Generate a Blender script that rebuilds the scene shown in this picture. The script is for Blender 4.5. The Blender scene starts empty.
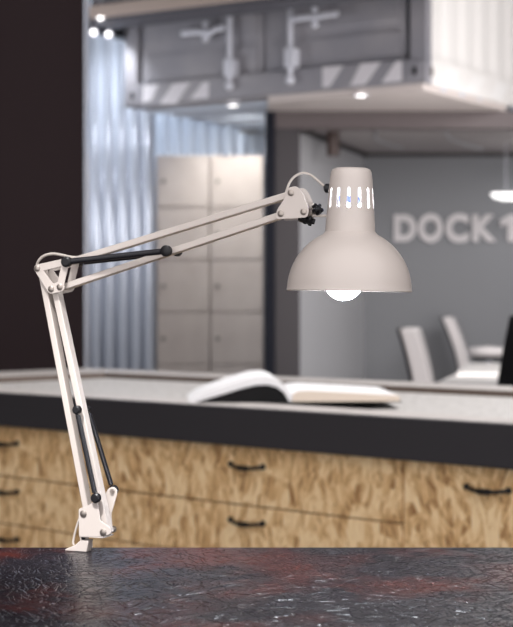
import bpy, bmesh, math, random
from mathutils import Vector, Matrix
S = bpy.context.scene
C = S.collection
PI = math.pi

# ------------------------------------------------------------ camera
FPX, HC = 1550.0, 1.2                      # focal length in pixels, eye height
PITCH = math.atan(10.5 / FPX)
cd = bpy.data.cameras.new('camera'); cam = bpy.data.objects.new('camera', cd); C.objects.link(cam)
cam.location = (0, 0, HC); cam.rotation_euler = (PI/2 - PITCH, 0, 0)
cd.sensor_fit = 'HORIZONTAL'; cd.sensor_width = 36; cd.lens = 36 * FPX / 513
cd.clip_start = 0.05; cd.clip_end = 100
cd.dof.use_dof = True; cd.dof.focus_distance = 1.98; cd.dof.aperture_fstop = 9.6
S.camera = cam

# ------------------------------------------------------------ world, lights, exposure
w = bpy.data.worlds.new('daylight'); S.world = w; w.use_nodes = True
w.node_tree.nodes['Background'].inputs[0].default_value = (0.97, 0.93, 0.93, 1)
w.node_tree.nodes['Background'].inputs[1].default_value = 1.75
S.view_settings.view_transform = 'Standard'; S.view_settings.look = 'None'
S.view_settings.gamma = 1; S.view_settings.use_curve_mapping = False
S.view_settings.exposure = 0.0
try:
    S.cycles.use_denoising = True; S.cycles.sample_clamp_indirect = 4
    S.cycles.max_bounces = 8
except Exception: pass

def area(name, loc, tgt, sx, sy, power, col=(1, 1, 1)):
    l = bpy.data.lights.new(name, 'AREA'); l.shape = 'RECTANGLE'; l.size = sx; l.size_y = sy
    l.energy = power; l.color = col
    o = bpy.data.objects.new(name, l); C.objects.link(o); o.location = loc
    o.rotation_euler = (Vector(tgt) - Vector(loc)).to_track_quat('-Z', 'Y').to_euler(); return o
def spot(name, loc, tgt, power, deg, blend=0.6, col=(1, .96, .9), rad=0.04):
    l = bpy.data.lights.new(name, 'SPOT'); l.energy = power; l.spot_size = math.radians(deg)
    l.spot_blend = blend; l.color = col; l.shadow_soft_size = rad
    o = bpy.data.objects.new(name, l); C.objects.link(o); o.location = loc
    o.rotation_euler = (Vector(tgt) - Vector(loc)).to_track_quat('-Z', 'Y').to_euler(); return o
spot('light_counter', (1.3, 4.7, 5.4), (0.2, 5.8, 0.88), 1100, 52, .5, (1, .97, .95), .25)
area('light_room', (3.0, 12.3, 2.46), (2.9, 12.9, 0.5), 1.0, .6, 20, (1, .98, .98))
area('light_container_side', (3.6, 8.6, 3.3), (1.6, 10.6, 2.9), 1.2, 1.2, 75, (1, .97, .95))
area('light_under_container', (1.6, 9.0, 0.9), (1.6, 10.6, 2.64), 1.6, 1.0, 50, (1, .95, .93))  # added uplight out of view, lifts the pale soffit
area('light_meeting_tables', (2.0, 9.6, 2.5), (1.6, 9.8, 0.7), 1.4, 0.8, 26)
spot('light_lockers', (-.14, 11.55, 2.57), (-.04, 12.3, 1.9), 42, 120, .9)
area('added_fill_steel', (-2.3, 10.2, 2.2), (-.9, 11.9, 1.5), 0.8, 1.2, 30, (.95, .96, 1))  # added fill hidden behind the partition, brightens the corrugated panel
spot('light_steel', (-1.12, 11.20, 3.12), (-1.08, 11.8, 2.3), 20, 130, .8, (.93, .96, 1))
area('light_behind_container', (-.7, 12.3, 5.0), (-.5, 12.8, 2.4), 1.2, .4, 90, (.90, .95, 1))  # added light hidden by the container, brightens the sheet wall above the lockers
spot('added_spot_lamp_base', (-.55, .7, 3.0), (-.25, 2.09, .94), 420, 12, 1.0, (1, .98, .96), .06)  # added spot out of view, whitens only the lamp base and lower arm

# ------------------------------------------------------------ pixel -> place
def ray(px, py):
    a = (px - 256.5) / FPX; b = (313.5 - py) / FPX
    return Vector((a, math.cos(PITCH) + b * math.sin(PITCH), -math.sin(PITCH) + b * math.cos(PITCH)))
O = Vector((0, 0, HC))
def G(px, py, z): r = ray(px, py); return O + r * ((z - HC) / r.z)
def W(px, py, Y): r = ray(px, py); return O + r * (Y / r.y)
class Frame:                                # a vertical plane with its own axes
    def __init__(s, origin, deg):
        s.o = Vector(origin); a = math.radians(deg); s.rot = a
        s.u = Vector((math.cos(a), math.sin(a), 0)); s.n = Vector((-math.sin(a), math.cos(a), 0))
    def __call__(s, px, py, v=0.0):
        r = ray(px, py); t = (v - (O - s.o).dot(s.n)) / r.dot(s.n); P = O + r * t - s.o
        return Vector((P.dot(s.u), v, P.z))

# ------------------------------------------------------------ materials
def mat(name, col, rough=.5, metal=0., emit=None, es=0., spec=.5, coat=0.):
    m = bpy.data.materials.new(name); m.use_nodes = True; b = m.node_tree.nodes['Principled BSDF']
    b.inputs['Base Color'].default_value = (*col, 1); b.inputs['Roughness'].default_value = rough
    b.inputs['Metallic'].default_value = metal; b.inputs['Specular IOR Level'].default_value = spec
    b.inputs['Coat Weight'].default_value = coat
    if emit: b.inputs['Emission Color'].default_value = (*emit, 1); b.inputs['Emission Strength'].default_value = es
    return m
def nd(m, t, **k):
    n = m.node_tree.nodes.new(t)
    for a, v in k.items(): setattr(n, a, v)
    return n
def lk(m, a, b): m.node_tree.links.new(a, b)
def speck(m, scale, c1, c2, bump=.0, lo=.35, hi=.65, detail=6):
    b = m.node_tree.nodes['Principled BSDF']
    tc = nd(m, 'ShaderNodeTexCoord'); n = nd(m, 'ShaderNodeTexNoise'); n.inputs['Scale'].default_value = scale
    n.inputs['Detail'].default_value = detail
    r = nd(m, 'ShaderNodeValToRGB'); r.color_ramp.elements[0].position = lo; r.color_ramp.elements[1].position = hi
    r.color_ramp.elements[0].color = (*c1, 1); r.color_ramp.elements[1].color = (*c2, 1)
    lk(m, tc.outputs['Object'], n.inputs['Vector']); lk(m, n.outputs['Fac'], r.inputs['Fac']); lk(m, r.outputs['Color'], b.inputs['Base Color'])
    if bump:
        bp = nd(m, 'ShaderNodeBump'); bp.inputs['Strength'].default_value = bump; bp.inputs['Distance'].default_value = .002
        lk(m, n.outputs['Fac'], bp.inputs['Height']); lk(m, bp.outputs['Normal'], b.inputs['Normal'])
    return m
def strands(m, vec, axis, cell, long, across, angle, seed):
    """pressed wood strands: every cell turns its own streaks by its own angle; returns (streak, cell colour, edge)"""
    ad = nd(m, 'ShaderNodeVectorMath', operation='ADD'); ad.inputs[1].default_value = (seed, seed * .7, seed * .3)
    lk(m, vec, ad.inputs[0])
    wn = nd(m, 'ShaderNodeTexNoise'); wn.inputs['Scale'].default_value = cell * 1.3; lk(m, ad.outputs[0], wn.inputs['Vector'])
    wm = nd(m, 'ShaderNodeVectorMath', operation='MULTIPLY_ADD'); lk(m, wn.outputs['Color'], wm.inputs[0])
    wm.inputs[1].default_value = (.35 / cell,) * 3; lk(m, ad.outputs[0], wm.inputs[2])
    vo = nd(m, 'ShaderNodeTexVoronoi'); vo.inputs['Scale'].default_value = cell; lk(m, wm.outputs[0], vo.inputs['Vector'])
    sp = nd(m, 'ShaderNodeSeparateColor'); lk(m, vo.outputs['Color'], sp.inputs[0])
    an = nd(m, 'ShaderNodeMath', operation='MULTIPLY_ADD'); lk(m, sp.outputs[0], an.inputs[0])
    an.inputs[1].default_value = 2 * angle; an.inputs[2].default_value = -angle
    vr = nd(m, 'ShaderNodeVectorRotate', rotation_type='AXIS_ANGLE'); vr.inputs['Axis'].default_value = axis
    lk(m, ad.outputs[0], vr.inputs['Vector']); lk(m, an.outputs[0], vr.inputs['Angle'])
    sc = nd(m, 'ShaderNodeVectorMath', operation='MULTIPLY')
    sc.inputs[1].default_value = (across, long, across) if axis[2] else (across, across, long)
    lk(m, vr.outputs[0], sc.inputs[0])
    n = nd(m, 'ShaderNodeTexNoise'); n.inputs['Scale'].default_value = 1; n.inputs['Detail'].default_value = 3; n.inputs['Roughness'].default_value = .55
    lk(m, sc.outputs[0], n.inputs['Vector'])
    return n.outputs['Fac'], sp.outputs[1], vr.outputs[0]

M = {}
M['white'] = mat('lamp_paint', (.58, .525, .49), .38, coat=.15)
M['inner'] = mat('lamp_inside_paint', (.8, .8, .82), .5)
M['black'] = mat('black_plastic', (.010, .010, .012), .35, spec=.3)
M['spring'] = mat('black_spring_steel', (.012, .012, .016), .3, spec=.35)
M['screw'] = mat('nickel', (.38, .34, .31), .35, .9)
M['cable'] = mat('cable', (.55, .5, .46), .5)
M['bulb'] = mat('bulb_glow', (1, 1, 1), .5, emit=(.88, .93, 1), es=170)
M['collar'] = mat('bulb_collar', (.01, .02, .14), .4)
M['edge'] = mat('charcoal_laminate', (.031, .029, .034), .55)
M['rim'] = speck(mat('pale_worktop', (.5, .47, .45), .45), 18, (.44, .41, .40), (.54, .51, .49))
M['inset'] = speck(mat('sanded_board', (.5, .5, .5), .5), 42, (.36, .345, .335), (.60, .585, .575), .3)
M['inset_edge'] = mat('inset_edge', (.10, .07, .055), .6)
M['handle'] = mat('black_iron', (.012, .012, .014), .4, .4)
M['partition'] = mat('dark_brown_wall', (.043, .028, .031), .7, spec=.2)
M['steel'] = mat('galvanised_steel', (.52, .56, .65), .28, .35)
M['steel2'] = mat('painted_profile_sheet', (.52, .58, .68), .4, .1)
M['contgrey'] = speck(mat('grey_container_paint', (.28, .27, .30), .5), 3, (.25, .248, .28), (.31, .30, .325))
M['contwhite'] = mat('white_container_paint', (.84, .82, .81), .5)
M['stripe'] = mat('white_stripe_paint', (.66, .64, .68), .5)
M['zinc'] = mat('zinc_rod', (.66, .67, .74), .5, .2)
M['soffit'] = mat('pale_soffit', (.58, .52, .50), .6)
M['beam'] = mat('beige_beam', (.55, .45, .40), .6)
M['beamshade'] = mat('painted_beam_shade', (.10, .10, .12), .6)  # dark grey stands in for the shade below the beam face
M['locker'] = speck(mat('beige_locker', (.42, .38, .35), .5), 5, (.50, .445, .42), (.56, .505, .475))
M['lockgap'] = mat('locker_lock', (.13, .11, .10), .5)
M['portal'] = mat('taupe_portal', (.040, .034, .038), .55)
M['portal2'] = mat('navy_portal_edge', (.006, .007, .014), .6, spec=.2)
M['roomleft'] = mat('room_side_wall', (.42, .42, .44), .7)
M['roomback'] = mat('room_back_wall', (.185, .19, .205), .5)
M['roomceil'] = mat('room_ceiling', (.36, .33, .33), .7)
M['bs'] = mat('bright_stripe', (.88, .87, .87), .5)
M['letter'] = mat('sign_letters', (.62, .59, .60), .5)
M['lampface'] = mat('lamp_diffuser', (1, 1, 1), .5, emit=(1, .97, .95), es=4)
M['chairwhite'] = mat('white_leather', (.72, .68, .68), .45)
M['tablewhite'] = mat('white_table', (.72, .69, .67), .4)
M['tablegrey'] = mat('pale_grey_table', (.52, .50, .49), .45)
M['darkleg'] = mat('dark_metal_leg', (.03, .03, .03), .4, .5)
M['page'] = mat('book_page', (.88, .88, .90), .5)
M['pageedge'] = mat('page_block_edge', (.74, .64, .54), .7)
M['cover'] = mat('black_book_cover', (.008, .008, .009), .7, spec=.15)
M['floor'] = speck(mat('concrete_floor', (.2, .2, .2), .45), 4, (.15, .145, .14), (.24, .235, .23))
M['wall'] = mat('warm_grey_wall', (.32, .29, .28), .7)
M['ceil'] = mat('dark_ceiling', (.20, .19, .2), .7)

def make_osb():
    m = mat('osb', (.5, .35, .2), .6); b = m.node_tree.nodes['Principled BSDF']
    tc = nd(m, 'ShaderNodeTexCoord'); v = tc.outputs['Object']
    s1, c1, r1 = strands(m, v, (0, 1, 0), 9, 9, 75, .35, 3.1)
    s2, c2, r2 = strands(m, v, (0, 1, 0), 13, 14, 130, .8, 7.7)
    def chips(vec, acr, lng):
        sc = nd(m, 'ShaderNodeVectorMath', operation='MULTIPLY'); sc.inputs[1].default_value = (acr, 3, lng); lk(m, vec, sc.inputs[0])
        q = nd(m, 'ShaderNodeTexVoronoi'); q.inputs['Scale'].default_value = 1; lk(m, sc.outputs[0], q.inputs['Vector'])
        p = nd(m, 'ShaderNodeSeparateColor'); lk(m, q.outputs['Color'], p.inputs[0]); return p.outputs[0]
    def madd(x, k, y):
        q = nd(m, 'ShaderNodeMath', operation='MULTIPLY_ADD'); lk(m, x, q.inputs[0]); q.inputs[1].default_value = k
        if y is None: q.inputs[2].default_value = 0
        else: lk(m, y, q.inputs[2])
        return q.outputs[0]
    o_ = madd(s1, .5, madd(s2, .55, madd(chips(r1, 34, 11), .24, madd(chips(r2, 60, 17), .20, None))))
    t = nd(m, 'ShaderNodeMath', operation='ADD'); lk(m, o_, t.inputs[0]); t.inputs[1].default_value = .11
    r = nd(m, 'ShaderNodeValToRGB'); lk(m, t.outputs[0], r.inputs['Fac'])
    e = r.color_ramp.elements; e[0].position = .62; e[0].color = (.30, .145, .055, 1); e[1].position = 1.0; e[1].color = (.98, .74, .44, 1)
    a = e.new(.74); a.color = (.60, .36, .16, 1); a = e.new(.86); a.color = (.80, .53, .26, 1)
    lk(m, r.outputs['Color'], b.inputs['Base Color'])
    return m
M['osb'] = make_osb()

def make_lacquer():
    m = mat('dark_lacquered_strand_board', (.02, .015, .018), .25, spec=.28); b = m.node_tree.nodes['Principled BSDF']
    tc = nd(m, 'ShaderNodeTexCoord'); v = tc.outputs['Object']
    _, c1, r1 = strands(m, v, (0, 0, 1), 20, 14, 120, 1.5, 2.3)
    _, c2, r2 = strands(m, v, (0, 0, 1), 34, 25, 260, 1.57, 9.1)
    def shards(vec, lng, acr, hi):
        sc = nd(m, 'ShaderNodeVectorMath', operation='MULTIPLY'); sc.inputs[1].default_value = (acr, lng, 1); lk(m, vec, sc.inputs[0])
        q = nd(m, 'ShaderNodeTexVoronoi', feature='DISTANCE_TO_EDGE'); q.inputs['Scale'].default_value = 1; lk(m, sc.outputs[0], q.inputs['Vector'])
        r = nd(m, 'ShaderNodeMapRange', interpolation_type='SMOOTHSTEP'); r.inputs['From Min'].default_value = 0; r.inputs['From Max'].default_value = hi
        lk(m, q.outputs['Distance'], r.inputs['Value']); return r.outputs[0]
    a = nd(m, 'ShaderNodeMath', operation='ADD'); lk(m, shards(r1, 14, 62, .08), a.inputs[0]); lk(m, shards(r2, 30, 120, .10), a.inputs[1])
    h = nd(m, 'ShaderNodeMath', operation='MULTIPLY_ADD'); lk(m, c1, h.inputs[0]); h.inputs[1].default_value = .5; lk(m, a.outputs[0], h.inputs[2])
    bp = nd(m, 'ShaderNodeBump'); bp.inputs['Strength'].default_value = .9; bp.inputs['Distance'].default_value = .0011
    lk(m, h.outputs[0], bp.inputs['Height']); lk(m, bp.outputs['Normal'], b.inputs['Normal'])
    n = nd(m, 'ShaderNodeTexNoise'); n.inputs['Scale'].default_value = 5.5; n.inputs['Detail'].default_value = 3; lk(m, v, n.inputs['Vector'])
    ad = nd(m, 'ShaderNodeMath', operation='MULTIPLY_ADD'); lk(m, c2, ad.inputs[0]); ad.inputs[1].default_value = .12; lk(m, n.outputs['Fac'], ad.inputs[2])
    r = nd(m, 'ShaderNodeValToRGB'); lk(m, ad.outputs[0], r.inputs['Fac']); e = r.color_ramp.elements
    e[0].position = .50; e[0].color = (.014, .012, .017, 1); e[1].position = .72; e[1].color = (.075, .018, .014, 1)
    lk(m, r.outputs['Color'], b.inputs['Base Color'])
    return m
M['table'] = make_lacquer()

# ------------------------------------------------------------ mesh helpers
class MB:
    def __init__(s): s.b = bmesh.new(); s.mi = 0
    def add(s, vs, fs, mi=None):
        v = [s.b.verts.new(p) for p in vs]
        for f in fs:
            try: q = s.b.faces.new([v[i] for i in f]); q.material_index = s.mi if mi is None else mi
            except ValueError: pass
        return s
    def box(s, x0, x1, y0, y1, z0, z1, mi=None):
        vs = [(x, y, z) for x in (x0, x1) for y in (y0, y1) for z in (z0, z1)]
        return s.add(vs, [(0, 1, 3, 2), (4, 6, 7, 5), (0, 4, 5, 1), (2, 3, 7, 6), (0, 2, 6, 4), (1, 5, 7, 3)], mi)
    def prism(s, pts, y0, y1, mi=None):     # outline in x,z run along y
        n = len(pts); vs = [(p[0], y0, p[1]) for p in pts] + [(p[0], y1, p[1]) for p in pts]
        return s.add(vs, [tuple(range(n)), tuple(range(2*n-1, n-1, -1))] + [(i, i+n, (i+1) % n + n, (i+1) % n) for i in range(n)], mi)
    def slab(s, pts, z0, z1, mi=None):      # outline in x,y raised along z
        n = len(pts); vs = [(p[0], p[1], z0) for p in pts] + [(p[0], p[1], z1) for p in pts]
        return s.add(vs, [tuple(range(n-1, -1, -1)), tuple(range(n, 2*n))] + [(i, (i+1) % n, (i+1) % n + n, i+n) for i in range(n)], mi)
    def link(s, a, b, wd, y0, y1, mi=None, wb=None):   # bar with round ends between two x,z points
        wb = wb or wd; a = Vector((a[0], a[1])); b = Vector((b[0], b[1])); d = b - a; t = math.atan2(d.y, d.x); pts = []
        for k in range(9): q = t + PI/2 + PI * k/8; pts.append((a.x + wd/2*math.cos(q), a.y + wd/2*math.sin(q)))
        for k in range(9): q = t - PI/2 + PI * k/8; pts.append((b.x + wb/2*math.cos(q), b.y + wb/2*math.sin(q)))
        return s.prism(pts, y0, y1, mi)
    def tube(s, pts, r, n=12, cap=True, mi=None):
        pts = [Vector(p) for p in pts]; rs = r if isinstance(r, (list, tuple)) else [r] * len(pts); vs = []; fs = []
        up = None
        for i, p in enumerate(pts):
            d = (pts[min(i+1, len(pts)-1)] - pts[max(i-1, 0)]).normalized()
            if up is None: up = d.orthogonal().normalized()
            up = (up - d * up.dot(d)).normalized(); q = d.cross(up)
            for k in range(n): a = 2*PI*k/n; vs.append(p + (up*math.cos(a) + q*math.sin(a)) * rs[i])
        for i in range(len(pts)-1):
            for k in range(n): fs.append((i*n+k, i*n+(k+1) % n, (i+1)*n+(k+1) % n, (i+1)*n+k))
        if cap: fs += [tuple(range(n-1, -1, -1)), tuple(range((len(pts)-1)*n, len(pts)*n))]
        return s.add(vs, fs, mi)
    def lathe(s, prof, c=(0, 0, 0), n=32, cap=False, mi=None, mat4=None):   # prof: (r, z)
        vs = []; fs = []
        for r, z in prof:
            for k in range(n): a = 2*PI*k/n; vs.append(Vector((r*math.cos(a), r*math.sin(a), z)))
        if mat4: vs = [mat4 @ v for v in vs]
        vs = [v + Vector(c) for v in vs]; L = len(prof)
        for i in range(L-1):
            for k in range(n): fs.append((i*n+k, i*n+(k+1) % n, (i+1)*n+(k+1) % n, (i+1)*n+k))
        if cap: fs += [tuple(range(n-1, -1, -1)), tuple(range((L-1)*n, L*n))]
        return s.add(vs, fs, mi)
    def ball(s, c, r, n=16, mi=None, sc=(1, 1, 1)):
        pr = [(max(r*math.sin(PI*i/n), 1e-5), -r*math.cos(PI*i/n)) for i in range(n+1)]
        return s.lathe(pr, c, n*2, mi=mi, mat4=Matrix.Diagonal((*sc, 1)))
    def build(s, name, mats, parent=None, bevel=0, smooth=True, solid=0, loc=None, angle=35):
        bmesh.ops.remove_doubles(s.b, verts=s.b.verts, dist=1e-6)
        bmesh.ops.recalc_face_normals(s.b, faces=s.b.faces)
        me = bpy.data.meshes.new(name); s.b.to_mesh(me); s.b.free()
        for m in (mats if isinstance(mats, (list, tuple)) else [mats]): me.materials.append(M[m] if isinstance(m, str) else m)
        o = bpy.data.objects.new(name, me); C.objects.link(o)
        if parent: o.parent = parent
        if loc: o.location = loc
        if smooth: me.shade_smooth(); me.set_sharp_from_angle(angle=math.radians(angle))
        if solid: d = o.modifiers.new('s', 'SOLIDIFY'); d.thickness = solid; d.offset = -1
        if bevel:
            d = o.modifiers.new('b', 'BEVEL'); d.width = bevel; d.segments = 2; d.limit_method = 'ANGLE'; d.angle_limit = math.radians(40)
        return o
def tag(o, label, cat, group=None):
    o['label'] = label; o['category'] = cat
    if group: o['group'] = group
    return o
def thing(name, label, cat, loc, rot=0, group=None):
    o = bpy.data.objects.new(name, None); C.objects.link(o); o.location = loc; o.rotation_euler = (0, 0, rot); o.empty_display_size = .1
    return tag(o, label, cat, group)
def struct(o): o['kind'] = 'structure'; return o
def copy_tree(o, parent=None):
    c = o.copy(); C.objects.link(c)
    if parent: c.parent = parent
    for ch in list(o.children): copy_tree(ch, c)
    return c

# ============================================================ room shell
struct(MB().box(-5, 6.5, -1.5, 16, -.1, 0).build('floor', 'floor'))
struct(MB().box(-5, 6.5, 1.5, 16, 5.6, 5.7).build('ceiling', 'ceil'))
struct(MB().box(-5.1, 6.6, 16, 16.1, -.1, 5.7).build('wall_back', 'wall'))
struct(MB().box(-5.1, -5, -1.5, 16, -.1, 5.7).build('wall_left', 'wall'))
struct(MB().box(6.5, 6.6, -1.5, 16, -.1, 5.7).build('wall_right', 'wall'))
# dark partition on the left
pr = W(84.5, 300, 8.9).x
p = MB(); p.box(-5, pr, 8.9, 9.05, 0, 5.6)
struct(p.build('wall_partition', 'partition'))
struct(MB().box(pr, pr+.012, 8.89, 9.06, 0, 5.6).build('trim_1', 'steel', smooth=False))

# ---------------- shipping container over the meeting room
ZC = 2.64
PR, PL = G(425, 82, ZC), G(125, 107, ZC)
CW = (PL - PR).length; cdeg = math.degrees(math.atan2(PR.y-PL.y, PR.x-PL.x))
CF = Frame((PL.x, PL.y, 0), cdeg)           # u to the right along the door end, n into the container
cont = thing('shipping_container', 'grey and white steel shipping container raised above the meeting room', 'container', (PL.x, PL.y, ZC), CF.rot)
def cf(px, py, v=0): P = CF(px, py, v); return (P.x, P.z - ZC)
ZR = cf(300, 69)[1]                          # top of the bottom rail
L_, H_ = 5.0, 2.59
b = MB(); b.box(.0, CW-.03, .05, L_, 0.002, .04); b.box(0, CW-.03, .05, L_, H_-.05, H_); b.box(0, .04, .05, L_, 0, H_)
b.box(0, CW, L_-.04, L_, 0, H_)
b.build('body', 'contgrey', cont, bevel=.006)
b = MB()
for i in range(16): b.box(.02, CW-.02, .3+i*.3, .36+i*.3, -.02, .0)
b.build('underside_ribs', 'steel2', cont)
b = MB(); b.box(.0, CW, 0, .10, 0, ZR); b.box(0, .11, 0, .1, 0, H_); b.box(CW-.11, CW, 0, .1, 0, H_)
b.build('end_frame', 'contgrey', cont, bevel=.006)
b = MB()                                     # white side wall of profiled sheet above a white bottom rail
b.box(CW-.06, CW-.0, .1, L_, 0, ZR+.01)
pts = []; y = .1
while y < L_-.3:
    pts += [(CW-.015, y), (CW-.015, y+.09), (CW-.024, y+.14), (CW-.024, y+.22)]; y += .27
vs = [(a, c, ZR) for a, c in pts] + [(a, c, H_) for a, c in pts]; n = len(pts)
b.add(vs, [(i, i+1, i+1+n, i+n) for i in range(n-1)])
b.build('side_wall', 'contwhite', cont, smooth=False)
b = MB()
for i in range(9):
    y = .22 + i*.42; z0, z1 = .02, ZR-.02
    MB().add([(CW+.002, y, z0), (CW+.002, y+.2, z0), (CW+.002, y+.32, z1), (CW+.002, y+.12, z1)], [(0, 1, 2, 3)]).build('warning_stripe', M['bs'], cont, solid=.0015, smooth=False)
for (px0, px1) in ((139, 262), (262, 404)):  # two doors
    x0, x1 = cf(px0, 50)[0], cf(px1, 50)[0]
    b = MB(); b.box(x0+.01, x1-.01, .03, .07, ZR+.01, H_-.1)
    for (z0, z1) in ((ZR+.03, ZR+.2), (ZR+.26, ZR+.5), (ZR+.56, ZR+.8), (ZR+.86, ZR+1.2), (ZR+1.26, ZR+1.6)): b.box(x0+.05, x1-.05, .02, .05, z0, z1)
    dr = b.build('door', 'contgrey', cont, bevel=.008)
b = MB()                                     # warning stripes on the bottom rail
for poly in ([(144, 85.5), (159, 84.5), (151, 101), (142.5, 102)], [(173, 84), (190, 82.5), (176, 104), (160, 104)], [(203, 82.5), (209, 82), (208.5, 98), (190.5, 99)],
             [(322.6, 67), (343, 65.5), (329.6, 87), (322.6, 87.5)], [(361, 63.5), (381, 62), (365.5, 84.5), (350, 86)], [(396, 61.5), (402, 61), (402, 81), (381.5, 83)]):
    MB().prism([cf(*q) for q in poly], -.003, .0).build('warning_stripe', 'stripe', cont, smooth=False)
for px, py in ((133, 96), (415, 71)):        # corner castings with a dark oval hole
    x, z = cf(px, py)
    c = MB().box(x-.055, x+.055, -.008, .1, max(z-.06, 0), z+.07).build('corner_casting', 'contgrey', cont, bevel=.006)
    b = MB(); b.lathe([(.0001, 0), (.016, 0), (.016, .004), (.0001, .004)], (x, -.008, z), 20, mat4=Matrix.Rotation(PI/2, 4, 'X') @ Matrix.Diagonal((1, 1.9, 1, 1)))
    b.build('casting_hole', 'black', c)
x, z = cf(430, 70); 
b = MB(); b.lathe([(.0001, 0), (.02, 0), (.02, .004), (.0001, .004)], (CW, .1, ZR*.5), 20, mat4=Matrix.Rotation(PI/2, 4, 'Y') @ Matrix.Diagonal((1.8, 1, 1, 1)))
b.build('casting_hole', 'lockgap', cont)
# locking bars and their handles
for (bx, br0, br1, fy, hpts, knob) in ((232, 60, 77, 86, [(228, 28.5), (219, 31), (214, 35), (203, 33), (186, 34.5)], (209.5, 33)),
                                 (292.5, 49, 68, 80.5, [(297, 20), (313, 18.5), (322, 18), (330, 16.5), (341, 15)], (318.5, 18.5))):
    x = cf(bx, 40)[0]; zt = cf(bx, fy)[1]
    rod = MB().tube([(x, -.03, zt), (x, -.03, H_-.1)], .019, 12).build('locking_bar', 'zinc', cont)
    z1, z0 = cf(bx, br0)[1], cf(bx, br1)[1]
    MB().box(x-.036, x+.045, -.06, .02, z0, z1).build('bar_guide', 'zinc', rod, bevel=.006)
    MB().ball((x, -.035, zt), .033, 10).build('bar_cam', 'zinc', rod)
    b = MB(); P = [cf(*q) for q in hpts]; b.tube([(q[0], -.045 - .015*(i in (1, 2, 3)), q[1]) for i, q in enumerate(P)], .021, 10)
    k = cf(*knob); b.ball((k[0], -.05, k[1]+.052), .024, 8); b.ball((k[0], -.05, k[1]-.05), .024, 8)
    b.box(k[0]-.008, k[0]+.008, -.052, -.04, k[1]-.05, k[1]+.05)
    b.build('door_handle', 'zinc', cont)
# pale soffit over the portal, hung below the container
q = [G(266.5, 97.5, 2.62), G(266.5, 106, 2.62), (4.2, 11.3, 0), (4.2, 9.6, 0)]
e0, e1 = G(268, 95.2, ZC), G(425, 82.4, ZC)
side = CF.n
ts = (11.3-e1.y)/side.y
so = [(e0.x, e0.y+.03), (e0.x, 11.3), (e1.x+side.x*ts-.01, 11.3), (e1.x-.01, e1.y+.02)]
struct(MB().slab(so, ZC-.045, ZC-.001).build('ceiling_soffit', 'soffit', smooth=False))
def downlight(P, label, r=.03, es=1, drop=.0, group=None):
    t = thing('downlight', label, 'ceiling light', (P.x, P.y, P.z), 0, group)
    MB().lathe([(r*.8, -.004), (r*1.15, -.008), (r*1.2, 0), (r*.8, 0)], n=24).build('trim_ring', 'zinc', t)
    MB().lathe([(.0001, -.006), (r*.85, -.006), (r*.85, -.001), (.0001, -.001)], n=24).build('lens', 'lampface', t)
    return t
downlight(G(361, 95, ZC-.045), 'round recessed downlight in the pale soffit right of the grey container doors', .042)
downlight(G(233, 105, ZC-.02), 'round recessed downlight under the container above the beige lockers', .042)

# ---------------- beige beam across the top left, black duct and three little spotlights
BF = Frame((PL.x - CF.n.x*.45, PL.y - CF.n.y*.45, 0), cdeg)
bz = BF(125, 19)[2]; bz2 = BF(125, 13.5)[2]
xl = BF(86, 10)[0]
t = thing('ceiling_beam', 'long beige ceiling beam crossing in front of the container top', 'beam', (BF.o.x, BF.o.y, bz), BF.rot)
MB().box(xl, 4, 0, .3, bz2-bz, bz2-bz+.085).build('beam_face', 'beam', t, bevel=.004)
MB().box(xl, 4, .05, .3, 0, bz2-bz).build('beam_underside', 'beamshade', t)  # set-back box coloured as the shade under the beam
MB().box(xl, 4, .05, .3, bz2-bz+.085, .5).build('beam_top', 'contgrey', t)
a1, a2 = W(88, 15, 11.36), W(124.5, 38, 11.36)
b = MB(); b.prism([(a1.x, W(90, 30, 11.36).z), (a2.x, a2.z), (a2.x, a1.z), (a1.x, a1.z)], 11.36, 11.52)
tag(b.build('air_duct', 'black'), 'black wedge shaped duct above the bright corrugated steel panel', 'duct')
for (px, py, lab) in ((101, 18, 'small glowing spotlight just above the black duct'), (94, 33, 'left of two small glowing spotlights below the black duct'), (109, 35, 'right of two small glowing spotlights below the black duct')):
    Y = 11.0 if py < 20 else 11.2; P = W(px, py, Y)
    t = thing('spotlight', lab, 'spotlight', P)
    MB().lathe([(.0001, .045), (.02, .045), (.034, .01), (.034, -.03), (.03, -.03)], n=20, mat4=Matrix.Rotation(PI/2.3, 4, 'X').inverted()).build('spot_housing', 'zinc', t)
    MB().ball((0, -.03, 0), .02, 10, sc=(1, .5, 1)).build('spot_lens', 'lampface', t)
    MB().tube([(0, 0, .03), (0, 0, .12 if py > 20 else .2)], .006, 8).build('stem', 'zinc', t)

# ---------------- corrugated steel
def corrugated(name, x0, x1, Y, z0, z1, pitch, depth, m, duty=.36, jitter=0, cut=None):
    pts = []; x = x0; rnd = random.Random(4)
    while x < x1:
        p_ = pitch * (1 + jitter*rnd.uniform(-1, 1)); s = p_*(.5-duty)
        pts += [(x, Y), (x+p_*duty, Y), (x+p_*duty+s, Y+depth), (x+p_*2*duty+s, Y+depth)]; x += p_
    pts = [q for q in pts if q[0] <= x1]; n = len(pts); b = MB()
    b.add([(a, c, z0) for a, c in pts] + [(a, c, z1 if not cut or a < cut[0] else cut[1]) for a, c in pts], [(i, i+1, i+1+n, i+n) for i in range(n-1)])
    return b.build(name, m, smooth=True, solid=.004, angle=25)
xa, xb = W(80, 300, 11.75).x, W(156.5, 300, 11.75).x
tag(corrugated('corrugated_panel', xa, xb, 11.75, 0, 3.35, .108, .05, 'steel', .28, .12), 'bright bluish corrugated steel panel beside the dark wall', 'metal panel')
tag(corrugated('corrugated_panel', -2.0, .62, 12.78, 0, 4.2, .1035, .05, 'steel2', .3, cut=(-.14, 2.6)), 'pale blue profiled sheet wall behind and above the beige lockers', 'metal panel')

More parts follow.
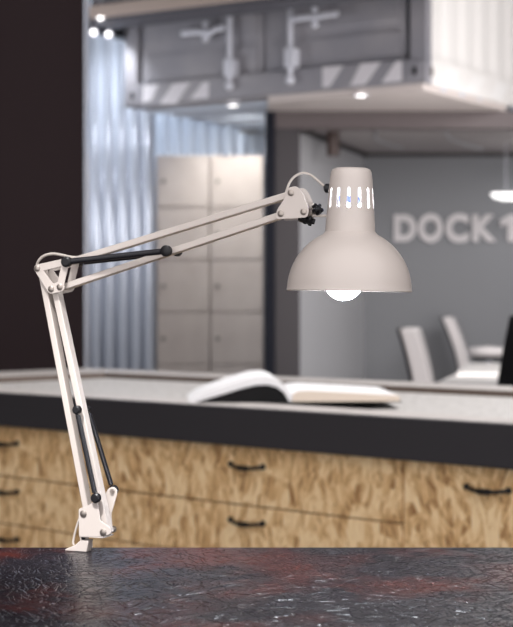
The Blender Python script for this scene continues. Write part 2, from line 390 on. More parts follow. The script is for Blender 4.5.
# ---------------- lockers
x0, x1, YK = W(156, 300, 12.3).x, W(268, 300, 12.3).x, 12.3
xm = W(210, 300, YK).x; top = W(210, 155, YK).z; rows = [W(210, y, YK).z for y in (155, 207.5, 262, 315, 368.5)]
rh = rows[0]-rows[1]; rows = [top-rh*i for i in range(6)]
lab = {0: 'left', 1: 'right'}
for c_, (xa_, xb_) in enumerate(((x0, xm), (xm, xm+(xm-x0)))):
    t = thing('locker_column', 'beige locker column standing %s' % ('beside the blue corrugated panel' if c_ == 0 else 'beside the dark portal post'), 'lockers', (xa_, YK, 0))
    wd = xb_-xa_
    b = MB(); b.box(.003, wd-.003, .02, .42, 0, top); b.build('body', 'locker', t, bevel=.004)
    for r_ in range(5):
        z1 = rows[r_]-.007; z0 = rows[r_]-rh+.007
        d = MB().box(.008, wd-.008, 0, .02, z0, z1).build('door', 'locker', t, bevel=.004)
        MB().lathe([(.0001, 0), (.017, 0), (.017, .012), (.0001, .012)], (.06, .0, (z0+z1)/2), 16, mat4=Matrix.Rotation(PI/2, 4, 'X')).build('lock', 'lockgap', d)

# ---------------- portal and meeting room
YP = 11.27
px0 = W(265.5, 300, YP).x; px1 = W(275, 300, YP).x; px2 = W(300, 300, YP).x; zb = W(400, 128, YP).z; zt = ZC-.045
t = thing('portal_frame', 'dark taupe steel portal framing the meeting room opening', 'door frame', (px0, YP, 0))
MB().box(0, px1-px0, 0, .2, 0, zt).build('edge_post', 'portal2', t, bevel=.003)
MB().box(px1-px0, px2-px0, .01, .18, 0, zb).build('post', 'portal', t, bevel=.003)
MB().box(px1-px0, 4.2-px0, .01, .18, zb, zt).build('lintel', mat('mauve_grey_lintel', (.105, .084, .086), .55), t, bevel=.003)
YB = 13.4; xc = W(364, 300, YB).x; zr = W(420, 153, YB).z
b = MB(); b.slab([(px2-.02, YP+.18), (xc, YB), (xc-.08, YB+.02), (px2-.1, YP+.18)], 0, zr+.12); struct(b.build('wall_room_left', 'roomleft'))
struct(MB().box(xc-.08, 4.2, YB, YB+.08, 0, zr+.12).build('wall_room_back', 'roomback'))
struct(MB().box(px2, 4.2, YP+.18, YB, zr, zr+.1).build('ceiling_room', 'roomceil'))
struct(MB().box(4.2, 4.28, YP, YB+.08, 0, ZC-.045).build('wall_room_right', 'roomleft'))
struct(MB().box(xc, 4.2, YB-.03, YB, zr-.035, zr).build('trim_2', 'portal'))
struct(MB().slab([(px2+.0, YP+.19), (xc, YB), (xc+.03, YB), (px2+.03, YP+.19)], zr-.035, zr).build('trim_3', 'portal'))
# reflection streaks on the ceiling, built as two pale shallow arcs
for (a, e, lab_) in (((378, 131), (402, 148), 'pale curved reflection streak on the ceiling above the lamp shade side'), ((446, 129), (482, 149), 'pale curved reflection streak on the ceiling nearest the right picture edge')):
    A_, B_ = G(*a, zr-.01), G(*e, zr-.01); pts = []
    for k in range(13):
        s = k/12; P = A_.lerp(B_, s); P.x += .10*math.sin(PI*s)*-1; pts.append(P)
    b = MB(); b.tube(pts, .012, 8); tag(b.build('reflection_streak', 'roomleft'), lab_, 'reflection streak')
# cylindrical ceiling spot
P = W(333, 143, 11.75)
t = thing('cylinder_spotlight', 'dark cylinder spotlight hanging from the meeting room ceiling', 'ceiling light', P)
MB().lathe([(.0001, -.10), (.045, -.10), (.048, -.09), (.048, .09), (.04, .1), (.0001, .1)], n=24).build('housing', mat('bronze_spot', (.07, .045, .04), .4), t)
MB().tube([(0, 0, .1), (0, 0, zr-P.z)], .012, 10).build('stem', 'black', t)
# flat pendant light
YL2 = 12.5; c0 = W(491, 196.5, YL2); 
t = thing('pendant_panel_light', 'bright flat pendant panel light hanging right of the wall lettering', 'ceiling light', (c0.x, YL2, c0.z))
b = MB(); b.prism([(0, .02), (.03, -.01), (.1, -.03), (.9, -.03), (.9, .03), (.01, .03)], -.06, .06); b.build('lamp_body', mat('pendant_diffuser', (1, 1, 1), .5, emit=(1, .98, .97), es=1.5), t, bevel=.008)
for xx in (.12, .78): MB().tube([(xx, 0, .045), (xx, 0, zr-c0.z)], .003, 6).build('cord', 'zinc', t)
# letters
def letter(ch, px, h_top, h_bot, wpx):
    cu = bpy.data.curves.new('t', 'FONT'); cu.body = ch; cu.extrude = .012; cu.offset = .05; cu.size = 1
    o = bpy.data.objects.new('t', cu); C.objects.link(o); bpy.context.view_layer.update()
    me = bpy.data.meshes.new_from_object(o.evaluated_get(bpy.context.evaluated_depsgraph_get())); bpy.data.objects.remove(o)
    xs = [v.co.x for v in me.vertices]; ys = [v.co.y for v in me.vertices]
    Z0, Z1 = W(400, h_bot, YB-.03).z, W(400, h_top, YB-.03).z; X0 = W(px, 230, YB-.03).x; X1 = W(px+wpx, 230, YB-.03).x
    for v in me.vertices:
        x, y, z = v.co
        v.co = (X0 + (x-min(xs))/(max(xs)-min(xs))*(X1-X0), YB-.016-z, Z0 + (y-min(ys))/(max(ys)-min(ys))*(Z1-Z0))
    me.materials.append(M['letter'])
    o = bpy.data.objects.new('wall_letter', me); C.objects.link(o)
    return o
for (ch, x, wd, a, b_, lb) in (('D', 394, 22.5, 214.5, 241.5, 'pale raised capital letter D on the meeting room back wall'), ('O', 418, 25, 213.5, 242.5, 'pale raised round letter O on the meeting room back wall'),
                   ('C', 445.5, 23.5, 213.5, 242.5, 'pale raised capital letter C on the meeting room back wall'), ('K', 472.5, 24, 214.5, 241.5, 'pale raised capital letter K on the meeting room back wall')) :
    tag(letter(ch, x, a, b_, wd), lb, 'letter', 'raised sign letters on the meeting room wall')

b = MB(); wl = lambda x, y: (lambda P: (P.x, P.z))(W(x, y, YB-.03))
b.prism([wl(*q) for q in ((507.5, 241.5), (516, 241.5), (516, 214.5), (509.5, 214.5), (500.5, 220), (500.5, 227), (507.5, 223.5))], YB-.03, YB-.001)
tag(b.build('wall_number', 'letter', smooth=False), 'pale raised number 1 after the word on the back wall', 'number', 'raised sign letters on the meeting room wall')
# ---------------- meeting tables and chairs
def table(label, outline, z, m, group=None):
    c = sum((Vector((*q, 0)) for q in outline), Vector()) / len(outline)
    t = thing('meeting_table', label, 'table', (c.x, c.y, 0)); o2 = [(q[0]-c.x, q[1]-c.y) for q in outline]
    MB().slab(o2, z-.035, z).build('tabletop', m, t, bevel=.005)
    for q in o2:
        x, y = q[0]*.9, q[1]*.85; MB().box(x-.025, x+.025, y-.025, y+.025, 0, z-.035).build('leg', 'darkleg', t, bevel=.003)
gl = lambda px, py, z=.75: (lambda P: (P.x, P.y))(G(px, py, z))
A0, A1 = Vector(gl(430.5, 385)), Vector(gl(452, 375.5))
table('pale grey meeting table nearest the long counter', [tuple(A0), (2.6, A0.y), (2.6, A1.y), tuple(A1)], .75, 'tablegrey')
A2 = Vector(gl(454, 374.5)); A3 = Vector(gl(467, 365))
table('bright white meeting table behind the pale grey one', [(A2.x, A1.y+.04), (2.9, A1.y+.04), (2.9, A3.y), (A3.x, A3.y)], .765, 'tablewhite')
def chair(label, base, rot, H_, lean, group='white high-back meeting chairs', wrap=False):
    """seat facing local +x; curved high back leaning to -x; thin dark shell behind the white pad"""
    t = thing('conference_chair', label, 'chair', base, rot, group)
    b = MB(); b.slab([(-.2, -.22), (.24, -.23), (.27, -.18), (.27, .18), (.24, .23), (-.2, .22)], .43, .50); b.build('seat', 'chairwhite', t, bevel=.02)
    N = 10; prof = []
    for k in range(N+1):
        s = k/N; z = .46+(H_-.46)*s; x = -.19 - lean*s**1.1 + .03*math.sin(PI*s); prof.append((x, z))
    for nm, th0, th1, mt, wd, zz in (('backrest', .0, .085, 'chairwhite', .44, 0), ('back_shell', -.014, -.001, 'black', .445, -.015)):
        b = MB(); pts = [(x+th0, z) for x, z in prof] + [(x+th1, z) for x, z in reversed(prof)]
        b.prism(pts, -wd/2, wd/2); b.build(nm, mt, t, bevel=.012 if nm == 'backrest' else .003)
    if wrap:
        for sg in (-1, 1):
            b = MB(); b.prism([(x-.014, z) for x, z in prof] + [(x+.088, z) for x, z in reversed(prof)], sg*.22, sg*.2275); b.build('shell_wing', 'black', t)
    b = MB(); b.tube([(0, 0, .08), (0, 0, .43)], .03, 12); b.build('column', 'zinc', t)
    b = MB()
    for k in range(5):
        a = 2*PI*k/5; b.tube([(0, 0, .09), (.28*math.cos(a), .28*math.sin(a), .05)], [.022, .014], 8)
    b.build('base', 'zinc', t)
    for k in range(5):
        a = 2*PI*k/5; MB().ball((.28*math.cos(a), .28*math.sin(a), .027), .027, 8).build('castor', 'black', t)
    return t
P = W(411, 328, 7.85); chair('white high-back chair with black shell, at the left of the pale grey table', (P.x+.225, 7.85, 0), math.radians(-9), P.z, .08)
P = W(447, 317, 12.9); chair('white high-back chair farther back against the grey wall behind the tables', (P.x+.32, 12.9, 0), math.radians(-10), P.z, .16)
P = W(509, 315, 7.1); chair('dark-backed high chair seen from behind at the right picture edge', (P.x+.045, 7.1, 0), math.radians(118), P.z, .13, wrap=True)
P = W(489, 346, 11.75); t = thing('low_stool_chair', 'low white rounded seat back beyond the white table', 'chair', (P.x, 11.75, 0))
MB().lathe([(.0001, .0), (.14, .0), (.16, .03), (.15, .06), (.0001, .075)], (0, 0, P.z-.075), 28).build('seat', 'chairwhite', t)
MB().lathe([(.0001, 0), (.13, 0), (.14, .03), (.0001, .03)], (0, 0, P.z-.105), 28).build('seat_base', 'black', t)
MB().tube([(0, 0, .02), (0, 0, P.z-.1)], .025, 12).build('column', 'zinc', t)
MB().lathe([(.0001, 0), (.2, 0), (.2, .012), (.03, .03), (.0001, .03)], n=28).build('foot_plate', 'zinc', t)

# ============================================================ back counter
ZT = .88
CA, CB = G(0, 393, ZT), G(513, 425, ZT); kdeg = math.degrees(math.atan2(CB.y-CA.y, CB.x-CA.x))
KF = Frame((CA.x, CA.y, 0), kdeg); S0, S1, DP = -1.36, 3.1, 1.62; ZE = .763
wt = thing('worktop', 'long pale worktop with thick charcoal edge and sunken speckled inset', 'worktop', (CA.x, CA.y, ZT), KF.rot)
b = MB(); b.box(S0, S1, 0, .03, ZE-ZT, 0); b.box(S0, S0+.03, .03, DP, ZE-ZT, 0); b.box(S1-.03, S1, .03, DP, ZE-ZT, 0); b.box(S0, S1, DP-.03, DP, ZE-ZT, 0)
b.build('edge_band', 'edge', wt, bevel=.002)
b = MB(); fr, bk = .2, .3
b.box(S0+.03, S1-.03, .03, fr, -.05, .001); b.box(S0+.03, S1-.03, DP-bk, DP-.03, -.05, .001); b.box(S0+.03, S0+.45, fr, DP-bk, -.05, .001); b.box(S1-.4, S1-.03, fr, DP-bk, -.05, .001)
b.build('rim', 'rim', wt)
MB().box(S0+.45, S1-.4, fr, DP-bk, -.05, -.022).build('inset', 'inset', wt)
b = MB(); b.box(S0+.45, S1-.4, DP-bk-.004, DP-bk, -.022, .0); b.box(S0+.45, S0+.454, fr, DP-bk, -.022, .0)
b.build('inset_lip', 'inset_edge', wt)

def cabinet(label, s0, s1, rows, has_left=True):
    P = KF.o + KF.u*s0 + KF.n*.045
    t = thing('drawer_cabinet', label, 'cabinet', (P.x, P.y, 0), KF.rot, 'wood strand drawer cabinets under the long counter'); wd = s1-s0
    MB().box(.002, wd-.002, .02, .7, .06, ZE-.002).build('body', 'cover', t)
    MB().box(.01, wd-.01, .05, .65, 0, .06).build('plinth', 'black', t)
    for (z1, z0) in rows:
        d = MB().box(.003, wd-.003, 0, .019, z0+.0025, z1-.0025).build('drawer_front', 'osb', t, bevel=.0015)
        zc = z1-.066 if z1 > .7 else z1-.055
        pts = [(wd/2 + .066*q, -.004-.022*(1-abs(q)**3), zc + .006*q*q) for q in [k/8-1 for k in range(17)]]
        b = MB(); b.tube(pts, [.0085 if abs(k-8) < 3 else .0055 for k in range(17)], 10)
        for sg in (-1, 1): b.ball((wd/2+sg*.067, -.007, zc+.007), .0095, 8)
        b.build('handle', 'handle', d)
zr_ = [ZE-.003, KF(0, 476, .045).z, KF(0, 523, .045).z, 2*KF(0, 523, .045).z-KF(0, 476, .045).z, .07]
kx = lambda px, py=500: KF(px, py, .045).x
R3 = [(zr_[i], zr_[i+1]) for i in range(4)]
cabinet('wood strand drawer cabinet under the left end of the counter, behind the lamp arm', kx(117)-1.17, kx(117), R3)
cabinet('wood strand drawer cabinet under the middle of the counter with two handles in view', kx(117), kx(403), R3)
cabinet('wood strand cabinet with one deep front at the right end of the counter', kx(403), kx(403)+.575, [(zr_[0], .42), (.42, .07)])

# ---------------- open book on the counter
bY = G(290, 403, ZT).y
bo = G(290, 403, ZT)
t = thing('open_book', 'large open book with a raised left half lying on the counter', 'book', (bo.x, bo.y, ZT+.001), math.radians(3))
def bl(px, py): P = W(px, py, bY); return (P.x-bo.x, P.z-ZT)
outer = [(188, 402.5), (198, 396), (211, 390.5), (228, 385), (243, 380), (256, 377), (267, 376.5), (277, 379), (285, 385), (290.5, 393), (292, 402)]
inner = [(288, 402), (284, 393), (277, 387.5), (267, 385), (256, 385.5), (243, 388.5), (228, 393), (211, 398), (196, 402.5)]
b = MB(); b.prism([bl(*q) for q in outer] + [bl(*q) for q in inner], .006, .44); b.build('left_pages', 'page', t, angle=60)
b = MB(); i2 = [(x, y+1.2) for x, y in inner]
b.prism([bl(289, 402), (bl(289, 402)[0], .0)] + [(bl(199, 402)[0], 0)] + [bl(*q) for q in reversed(inner)][0:-1], .0, .445); b.build('left_cover', 'cover', t, angle=60)
b = MB(); pts = [(292, 402), (292.5, 394), (298, 391.5), (310, 391), (340, 392.5), (375, 394.5), (399, 396), (401, 400), (400, 402)]
b.prism([bl(*q) for q in pts], .0, .50)
b.build('right_pages', ['page', 'pageedge'], t, angle=60)
o = t.children[-1]
for f in o.data.polygons:
    if abs(f.normal.y) > .9: f.material_index = 1
b = MB(); b.box(bl(290, 402)[0], bl(403, 402)[0], .004, .505, -.0, .002); b.build('right_cover', 'cover', t)

# ============================================================ front table
ZF = .865
YE = G(256, 547.3, ZF).y
t = thing('foreground_table', 'dark lacquered strand board table in the foreground carrying the lamp', 'table', (0, YE, 0))
MB().box(-1.2, 1.2, -1.0, 0, ZF-.035, ZF).build('tabletop', 'table', t, bevel=.002)
for x in (-1.1, 1.1):
    for y in (-.92, -.1): MB().box(x-.03, x+.03, y-.03, y+.03, 0, ZF-.035).build('leg', 'darkleg', t, bevel=.003)

# ============================================================ desk lamp
LO = G(84, 550.5, ZF)
LF = Frame(LO, -20)
lamp = thing('desk_lamp', 'white articulated desk lamp with black springs clamped to the dark table edge', 'lamp', (LO.x, LO.y, ZF), LF.rot)
def lp(px, py, v=0.0): P = LF(px, py, v); return (P.x, P.z)
V = .0145                                    # outer face of the brackets
def B(px, py): return lp(px, py, -V)
def bolt(parent, p, v=-V, r=.0042):
    b = MB(); b.lathe([(.0001, 0), (r, 0), (r, .0012), (r*.6, .0022), (.0001, .0022)], (p[0], v, p[1]), 16, mat4=Matrix.Rotation(PI/2, 4, 'X'))
    b.tube([(p[0], v, p[1]), (p[0], -v, p[1])], r*.5, 8); b.lathe([(.0001, 0), (r, 0), (r*.8, .002), (.0001, .002)], (p[0], -v, p[1]), 12, mat4=Matrix.Rotation(-PI/2, 4, 'X'))
    return b.build('bolt', 'screw', parent)
# pivots (local x,z)
eL, eT, eB = B(37.6, 268.4), B(66, 261.8), B(51.6, 288.9); eB2 = B(60.2, 286.9)
hT, hB, hR = B(291.3, 192.8), B(281.2, 213.6), B(304, 211.8)
bL, bR, bS = B(83.9, 513.6), B(103.7, 532.3), B(112.5, 491.4)
px = 1.37e-3
def bar(name, a, b, wd, dep, ext=0.0, v0=None):
    """hollow square arm tube between two pivots"""
    a = Vector((a[0], 0, a[1])); b_ = Vector((b[0], 0, b[1])); d = (b_-a).normalized(); a = a - d*ext; b_ = b_ + d*ext
    q = Vector((-d.z, 0, d.x)); y0, y1 = -dep/2, dep/2; m = MB()
    def ring(h, dp): return [a+q*h+Vector((0, -dp, 0)), a-q*h+Vector((0, -dp, 0)), a-q*h+Vector((0, dp, 0)), a+q*h+Vector((0, dp, 0))]
    R = ring(wd/2, dep/2); R2 = [p + (b_-a) for p in R]
    m.add(R+R2, [(0, 1, 2, 3), (7, 6, 5, 4)] + [(i, i+4, (i+1) % 4+4, (i+1) % 4) for i in range(4)])
    return m.build(name, 'white', lamp, bevel=.0012)
def off(a, b, k):
    d = (Vector(b)-Vector(a)).normalized(); n_ = Vector((-d.y, d.x))*k; return (a[0]+n_.x, a[1]+n_.y), (b[0]+n_.x, b[1]+n_.y)
TW, TD = .0088, .015
bar('lower_arm_tube', eL, bL, TW, TD, .004); bar('lower_arm_tube', eB, bR, TW, TD, .003)
bar('upper_arm_tube', eT, hT, .0085, .015, .003); bar('upper_arm_tube', eB2, hB, .0085, .015, .003)
# elbow bracket: two plates, each an open triangle
for s in (-1, 1):
    y0, y1 = s*V-.0012, s*V+.0004
    if s > 0: y0, y1 = V-.0004, V+.0012
    b = MB(); b.link(eL, eT, .0105, y0, y1, wb=.0095); b.link(eT, eB2, .0105, y0+.00007, y1-.00007); b.link(eL, eB, .0105, y0+.00014, y1-.00014, wb=.013); b.link(eB, eB2, .0135, y0+.0002, y1-.0002)
    b.build('elbow_plate', 'white', lamp, bevel=.0005)
b = MB(); b.link(eL, eL, .007, -V, V); b.build('elbow_spacer', 'black', lamp)
for p_ in (eL, eB, eB2): bolt(lamp, p_, -V-.0012)
# head bracket
def rounded(pts, r=0.004, k=5):
    out = []; n = len(pts)
    for i in range(n):
        p = Vector(pts[i]); a = (Vector(pts[i-1])-p); c = (Vector(pts[(i+1) % n])-p); rr = min(r, a.length*.45, c.length*.45)
        a = p+a.normalized()*rr; c = p+c.normalized()*rr
        for j in range(k+1): s = j/k; out.append(tuple((1-s)**2*a + 2*s*(1-s)*p + s*s*c))
    return out
hp = [B(*q) for q in ((275, 219.5), (277, 210), (284.5, 199), (287, 188), (297, 185.8), (302, 192), (309.5, 209), (307.5, 217.5), (300, 218))]
for s in (-1, 1):
    y0, y1 = (s*V-.0012, s*V) if s < 0 else (V, V+.0012)
    b = MB(); b.prism(rounded(hp, .006), y0, y1); b.build('head_plate', 'white', lamp, bevel=.0004)
for p_ in (hT, hB, hR): bolt(lamp, p_, -V-.0012)
# base bracket: near plate small, far plate with the spring lug
bm_ = lambda *q: [B(*a) for a in q]
near = bm_((79, 508.5), (87, 506.5), (94, 501.5), (98, 503), (101, 521), (110, 527), (111.5, 533.5), (104, 536.5), (79.2, 536.5))
b = MB(); b.prism(rounded(near, .003), -V-.0012, -V); b.build('base_plate', 'white', lamp, bevel=.0004)
fs_ = lp(112.5, 491.4, V)
far = [lp(*q, V) for q in ((86, 510), (97, 506), (105, 494.5), (108, 488.5), (113, 486.6), (117, 489.5), (117, 494), (111, 515), (112.5, 529.6), (111.5, 534.5), (84, 536.5))]
b = MB(); b.prism(rounded(far, .003), V, V+.0014); b.build('base_plate', 'white', lamp, bevel=.0004)
b = MB(); z0 = B(80, 536.5)[1]; b.box(B(79.4, 536)[0], B(104, 536)[0], -V-.001, V+.001, z0-.0005, z0+.0012); b.build('base_bridge', 'white', lamp, bevel=.0004)
for p_ in (bL, bR): bolt(lamp, p_, -V-.0012, .0048)
b = MB(); b.lathe([(.0001, 0), (.0035, 0), (.003, .002), (.0001, .002)], (fs_[0], V-.0005, fs_[1]), 16, mat4=Matrix.Rotation(PI/2, 4, 'X')); b.build('rivet', 'screw', lamp)
# springs
def spring(a, va, b_, vb, r=.0036, knob=.0062, kn2=True, along=1):
    A_ = Vector((a[0], va, a[1])); B_ = Vector((b_[0], vb, b_[1])); d = (B_-A_); L = d.length; R = d.to_track_quat('Z', 'Y').to_matrix().to_4x4()
    prof = [(.0001, .007), (r*.6, .007)]; z = .008
    while z < L-.008: prof += [(r*.86, z), (r, z+.0006), (r*.86, z+.0012)]; z += .0013
    prof += [(r*.6, L-.007), (.0001, L-.007)]
    m = MB(); m.lathe(prof, A_, 14, mat4=R)
    dn = d.normalized(); m.tube([A_, A_+dn*.009], .0013, 8); m.tube([B_, B_-dn*.009], .0013, 8)
    return m.build('spring', 'spring', lamp, angle=80)
def pin(p, v0, v1, r=.0055):
    m = MB(); vs = -1 if v1 < v0 else 1
    m.tube([(p[0], v0, p[1]), (p[0], v1, p[1])], .002, 8)
    m.tube([(p[0], v1-vs*.0045, p[1]), (p[0], v1-vs*.004, p[1]), (p[0], v1+vs*.002, p[1]), (p[0], v1+vs*.0035, p[1])], [r*.7, r, r, r*.7], 16)
    return m.build('spring_pin', 'black', lamp)
vn = -V-.005
s1a, s1b = lp(76.7, 409.8, vn), lp(95.7, 498, vn)
spring(s1a, vn, s1b, vn); pin(s1a, .0, vn, .0058); pin(s1b, -V+.002, vn, .0066)
vf = V+.005
s2a, s2b = lp(88.0, 409, vf), lp(112.8, 490, vf)
spring(s2a, vf, s2b, vf, .0037); pin(s2a, 0, vf, .0042); pin(s2b, V, vf+.003, .0065)
s3a, s3b = lp(66.3, 261.8, vn), lp(166, 251, vn)
spring(s3a, vn, s3b, vn, .0042); pin(s3a, V, vn, .0072); pin(s3b, .0, vn, .0075)
s4a, s4b = (s3a[0], s3a[1]), (s3b[0], s3b[1])
spring(s4a, vf, s4b, vf, .0040); pin(s4a, 0, vf, .006); pin(s4b, 0, vf, .0062)

# swivel stem and table clamp
ft = LF(84.5, 537, 0)
b = MB(); b.tube([(ft.x, 0, .010), (ft.x, 0, ft.z+.02)], .0062, 16); b.build('swivel_stem', 'white', lamp)
b = MB(); b.tube([(ft.x+.002, -.0062, ft.z), (ft.x+.002, -.0085, ft.z)], .0028, 12); b.build('set_screw', 'black', lamp)
f0, f1, f2, f3, f4 = [lp(*q, -.012) for q in ((64.8, 550.5), (86.5, 551), (88.5, 540.5), (80.5, 540), (75, 545))]
b = MB(); b.prism([(f0[0], 0.0), (f1[0], 0.0), (f2[0], f2[1]-.0), (f3[0], f3[1]), (f4[0], f4[1]), (f0[0], .0022)], -.012, .003)
b.build('clamp_jaw', 'white', lamp, bevel=.0015)
# clamp bow behind the table edge, square to the table
cx, cy = LO.x + .0, LO.y
inv = Matrix.Rotation(-LF.rot, 4, 'Z')
def tl(x, y, z): return inv @ Vector((x-LO.x, y-LO.y, z-ZF))
b = MB(); k = b.b
def wbox(m, x0, x1, y0, y1, z0, z1):
    vs = [tl(x, y, z) for x in (x0, x1) for y in (y0, y1) for z in (z0, z1)]
    m.add(vs, [(0, 1, 3, 2), (4, 6, 7, 5), (0, 4, 5, 1), (2, 3, 7, 6), (0, 2, 6, 4), (1, 5, 7, 3)])
wbox(b, LO.x-.010, LO.x+.008, LO.y+.012, YE+.006, ZF+.0005, ZF+.005); wbox(b, LO.x-.010, LO.x+.008, YE+.002, YE+.006, ZF-.085, ZF+.005); wbox(b, LO.x-.010, LO.x+.008, LO.y-.02, YE+.006, ZF-.089, ZF-.085)
b.build('clamp_bow', 'white', lamp, bevel=.001)
b = MB(); b.tube([tl(LO.x, LO.y, ZF-.12), tl(LO.x, LO.y, ZF-.04)], .004, 10); b.tube([tl(LO.x, LO.y, ZF-.042), tl(LO.x, LO.y, ZF-.0355)], .012, 16); b.tube([tl(LO.x-.015, LO.y, ZF-.115), tl(LO.x+.015, LO.y, ZF-.115)], .003, 8)
b.build('clamp_screw', 'screw', lamp)

# cable: from the foot into the arm, over the elbow, and from the arm into the cap
def curve(pts, r, name='cable', v=0.0):
    P = [LF(a, b_, v if len(q) == 0 else q[0]) for a, b_, *q in pts]; out = []
    for i in range(len(P)-1):
        p0, p1, p2, p3 = P[max(i-1, 0)], P[i], P[i+1], P[min(i+2, len(P)-1)]
        for j in range(6):
            s = j/6; out.append(.5*((2*p1)+(p2-p0)*s+(2*p0-5*p1+4*p2-p3)*s*s+(3*p1-p0-3*p2+p3)*s**3))
    out.append(P[-1]); b = MB(); b.tube(out, r, 8); return b.build(name, 'cable', lamp)
curve([(83, 508), (80.8, 515), (77.5, 524), (74.8, 534), (73.2, 542), (74, 545)], .0016)
curve([(39, 275, .004), (37, 265, .002), (40.5, 258.5), (46, 255), (53.4, 253.7), (62, 255), (71, 257), (79, 257.5, .004)], .0019)
curve([(285, 196), (287.3, 188.5), (290, 182), (295, 176.3), (303.4, 173), (311.6, 175.5), (319.5, 182), (327, 188.5)], .0016)

# shade: cap with slots, dome, socket, bulb
rc = LF(349.2, 290.7, 0); tp = LF(351.3, 168.4, 0); Yh = (LF.o + LF.u*rc.x).y; ppm = FPX/Yh
R_ = lambda p_: p_/ppm
axis = (tp - rc).normalized(); AX = Vector((0, 0, 1)).rotation_difference(axis).to_matrix().to_4x4()
lo, ln = [], []
dome = []
for k in range(19):
    a = math.radians(-1 + 68.5*k/18); dome.append((R_(62.3*math.cos(a)), R_(62.6*math.sin(a))))
dome = [(R_(62.3), R_(-.6)), (R_(63), R_(0.2)), (R_(62.6), R_(1.3))] + dome[1:] + [(R_(25.2), R_(58.8)), (R_(24.9), R_(59.6))]
dome += [(R_(22.5), R_(59.8))]
dome = [d for i, d in enumerate(dome) if i < 4 or d[0] > R_(25) or i == len(dome)-1] 
b = MB(); b.lathe(dome, rc, 96, mat4=AX); sh = b.build('lamp_shade', ['white', 'inner'], lamp, solid=R_(1.1), angle=50)
sh.modifiers['s'].material_offset = 1; sh.modifiers['s'].material_offset_rim = 0
# cap
nS = 13; ph0 = math.radians(-8.7-90) - LF.rot*0
zs = [58.9, 63, 82, 83.5, 100.5, 102, 112, 118, 121, 122.3]      # px above the rim
rs = [25.0, 24.8, 23.4, 23.3, 22.1, 22.0, 21.2, 20.4, 19.0, 16.0]
cols = []                                     # angular columns over one period
per = 2*PI/nS; sw = R_(3.2)/R_(22.6)
for s in range(nS):
    c0_ = ph0 + per*s
    for f_, kind in ((-sw/2, 'a'), (-sw/4, 'm'), (sw/4, 'c'), (sw/2, 's'), (sw/2+(per-sw)/4, 's'), (sw/2+(per-sw)/2, 's'), (sw/2+(per-sw)*3/4, 's')): cols.append((c0_+f_, kind))
b = MB(); NC = len(cols); vs = []; fs = []
# the view comes from world -y; in lamp axes that direction is turned by the lamp's own rotation
for z, r in zip(zs, rs):
    for a, kd in cols:
        vs.append((AX @ Vector((R_(r)*math.cos(a - LF.rot), R_(r)*math.sin(a - LF.rot), R_(z)))) + rc)
for i in range(len(zs)-1):
    for j in range(NC):
        a, b1, c, d = i*NC+j, i*NC+(j+1) % NC, (i+1)*NC+(j+1) % NC, (i+1)*NC+j; kd = cols[j][1]
        if i in (2, 3, 4) and kd in 'amc':
            if kd == 'm' or i == 3: continue
            if i == 2: fs.append((a, b1, d) if kd == 'a' else (a, b1, c))
            else: fs.append((a, c, d) if kd == 'a' else (b1, c, d))
            continue
        fs.append((a, b1, c, d))
fs.append(tuple((len(zs)-1)*NC+j for j in range(NC)))
b.add(vs, fs); cap = b.build('shade_cap', ['white', 'inner'], lamp, solid=R_(.9), angle=50)
es_ = cap.modifiers.new('e', 'EDGE_SPLIT'); es_.split_angle = math.radians(50)
cap.modifiers['s'].material_offset = 1; cap.modifiers['s'].material_offset_rim = 0
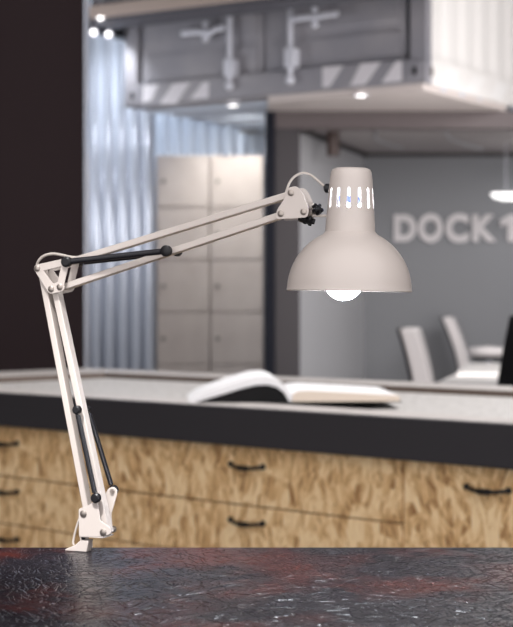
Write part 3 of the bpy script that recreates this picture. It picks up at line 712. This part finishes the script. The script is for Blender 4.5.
# bulb and socket
bc = LF(343.5, 281, 0); br = R_(19.5)
bo_ = rc + axis*0 + Vector((bc.x-rc.x, 0, bc.z-rc.z))
prof = [(br*math.sin(math.radians(a))+1e-5, -br*math.cos(math.radians(a))) for a in range(0, 126, 7)]
z_l = prof[-1][1]; prof += [(R_(12.5), z_l+R_(9)), (R_(10.5), z_l+R_(20)), (R_(9.5), z_l+R_(36)), (R_(9.5), z_l+R_(67)), (.00001, z_l+R_(67))]
tb = (rc + axis*R_(112) - bo_).normalized(); BX = Vector((0, 0, 1)).rotation_difference(tb).to_matrix().to_4x4()
b = MB(); b.lathe(prof, bo_, 40, mat4=BX); b.build('bulb', 'bulb', lamp, angle=80)
zc = z_l+R_(67)
b = MB(); b.lathe([(R_(10.5), zc+R_(2)), (R_(11.5), zc+R_(2)), (R_(11.5), zc+R_(8)), (R_(10.5), zc+R_(8))], bo_, 28, mat4=BX); b.build('bulb_collar', 'collar', lamp)
b = MB(); b.lathe([(1e-5, zc), (R_(10), zc), (R_(10.5), zc+R_(8)), (R_(13), zc+R_(8)), (R_(13), zc+R_(22)), (1e-5, zc+R_(22))], bo_, 28, mat4=BX); b.build('socket', 'inner', lamp)
# grommet and joint to the arm
g = LF(327.3, 188, 0); b = MB(); b.tube([(g.x-.004, 0, g.z), (g.x-.002, 0, g.z), (g.x+.004, 0, g.z-.001)], [.0035, .0058, .0062], 16); b.build('grommet', 'black', lamp)
j0, j1 = LF(309, 215.5, 0), LF(329, 216, 0); b = MB(); b.tube([j0, j1], .0018, 10); b.build('head_rod', 'cable', lamp)
jc = LF(310.5, 212.5, 0); b = MB(); b.tube([LF(303, 208, 0), LF(312, 214.5, 0)], .005, 14); b.tube([(jc.x-.001, -.009, jc.z), (jc.x-.001, .009, jc.z)], .0055, 14); b.build('swivel_joint', 'screw', lamp)
def knob(p, d, r):
    b = MB(); d = Vector(d).normalized(); A_ = Vector(p); q = d.orthogonal().normalized(); w_ = d.cross(q)
    b.tube([A_-d*.003, A_-d*.0025, A_+d*.003, A_+d*.0035], [r*.5, r*.62, r*.62, r*.5], 14)
    for k in range(5): a = 2*PI*k/5; c = A_+(q*math.cos(a)+w_*math.sin(a))*r*.75; b.tube([c-d*.003, c+d*.003], r*.34, 8)
    b.tube([A_, A_ + (Vector(jc)-A_)*.9], .002, 8)
    return b.build('tightening_knob', 'black', lamp)
knob(LF(317.5, 209.3, 0), (.8, -.5, .45), .0075); knob(LF(308.7, 220.5, 0), (-.1, -.6, -1), .0078)
knob(LF(302, 219.5, .01), (-.3, -.3, -1), .005)
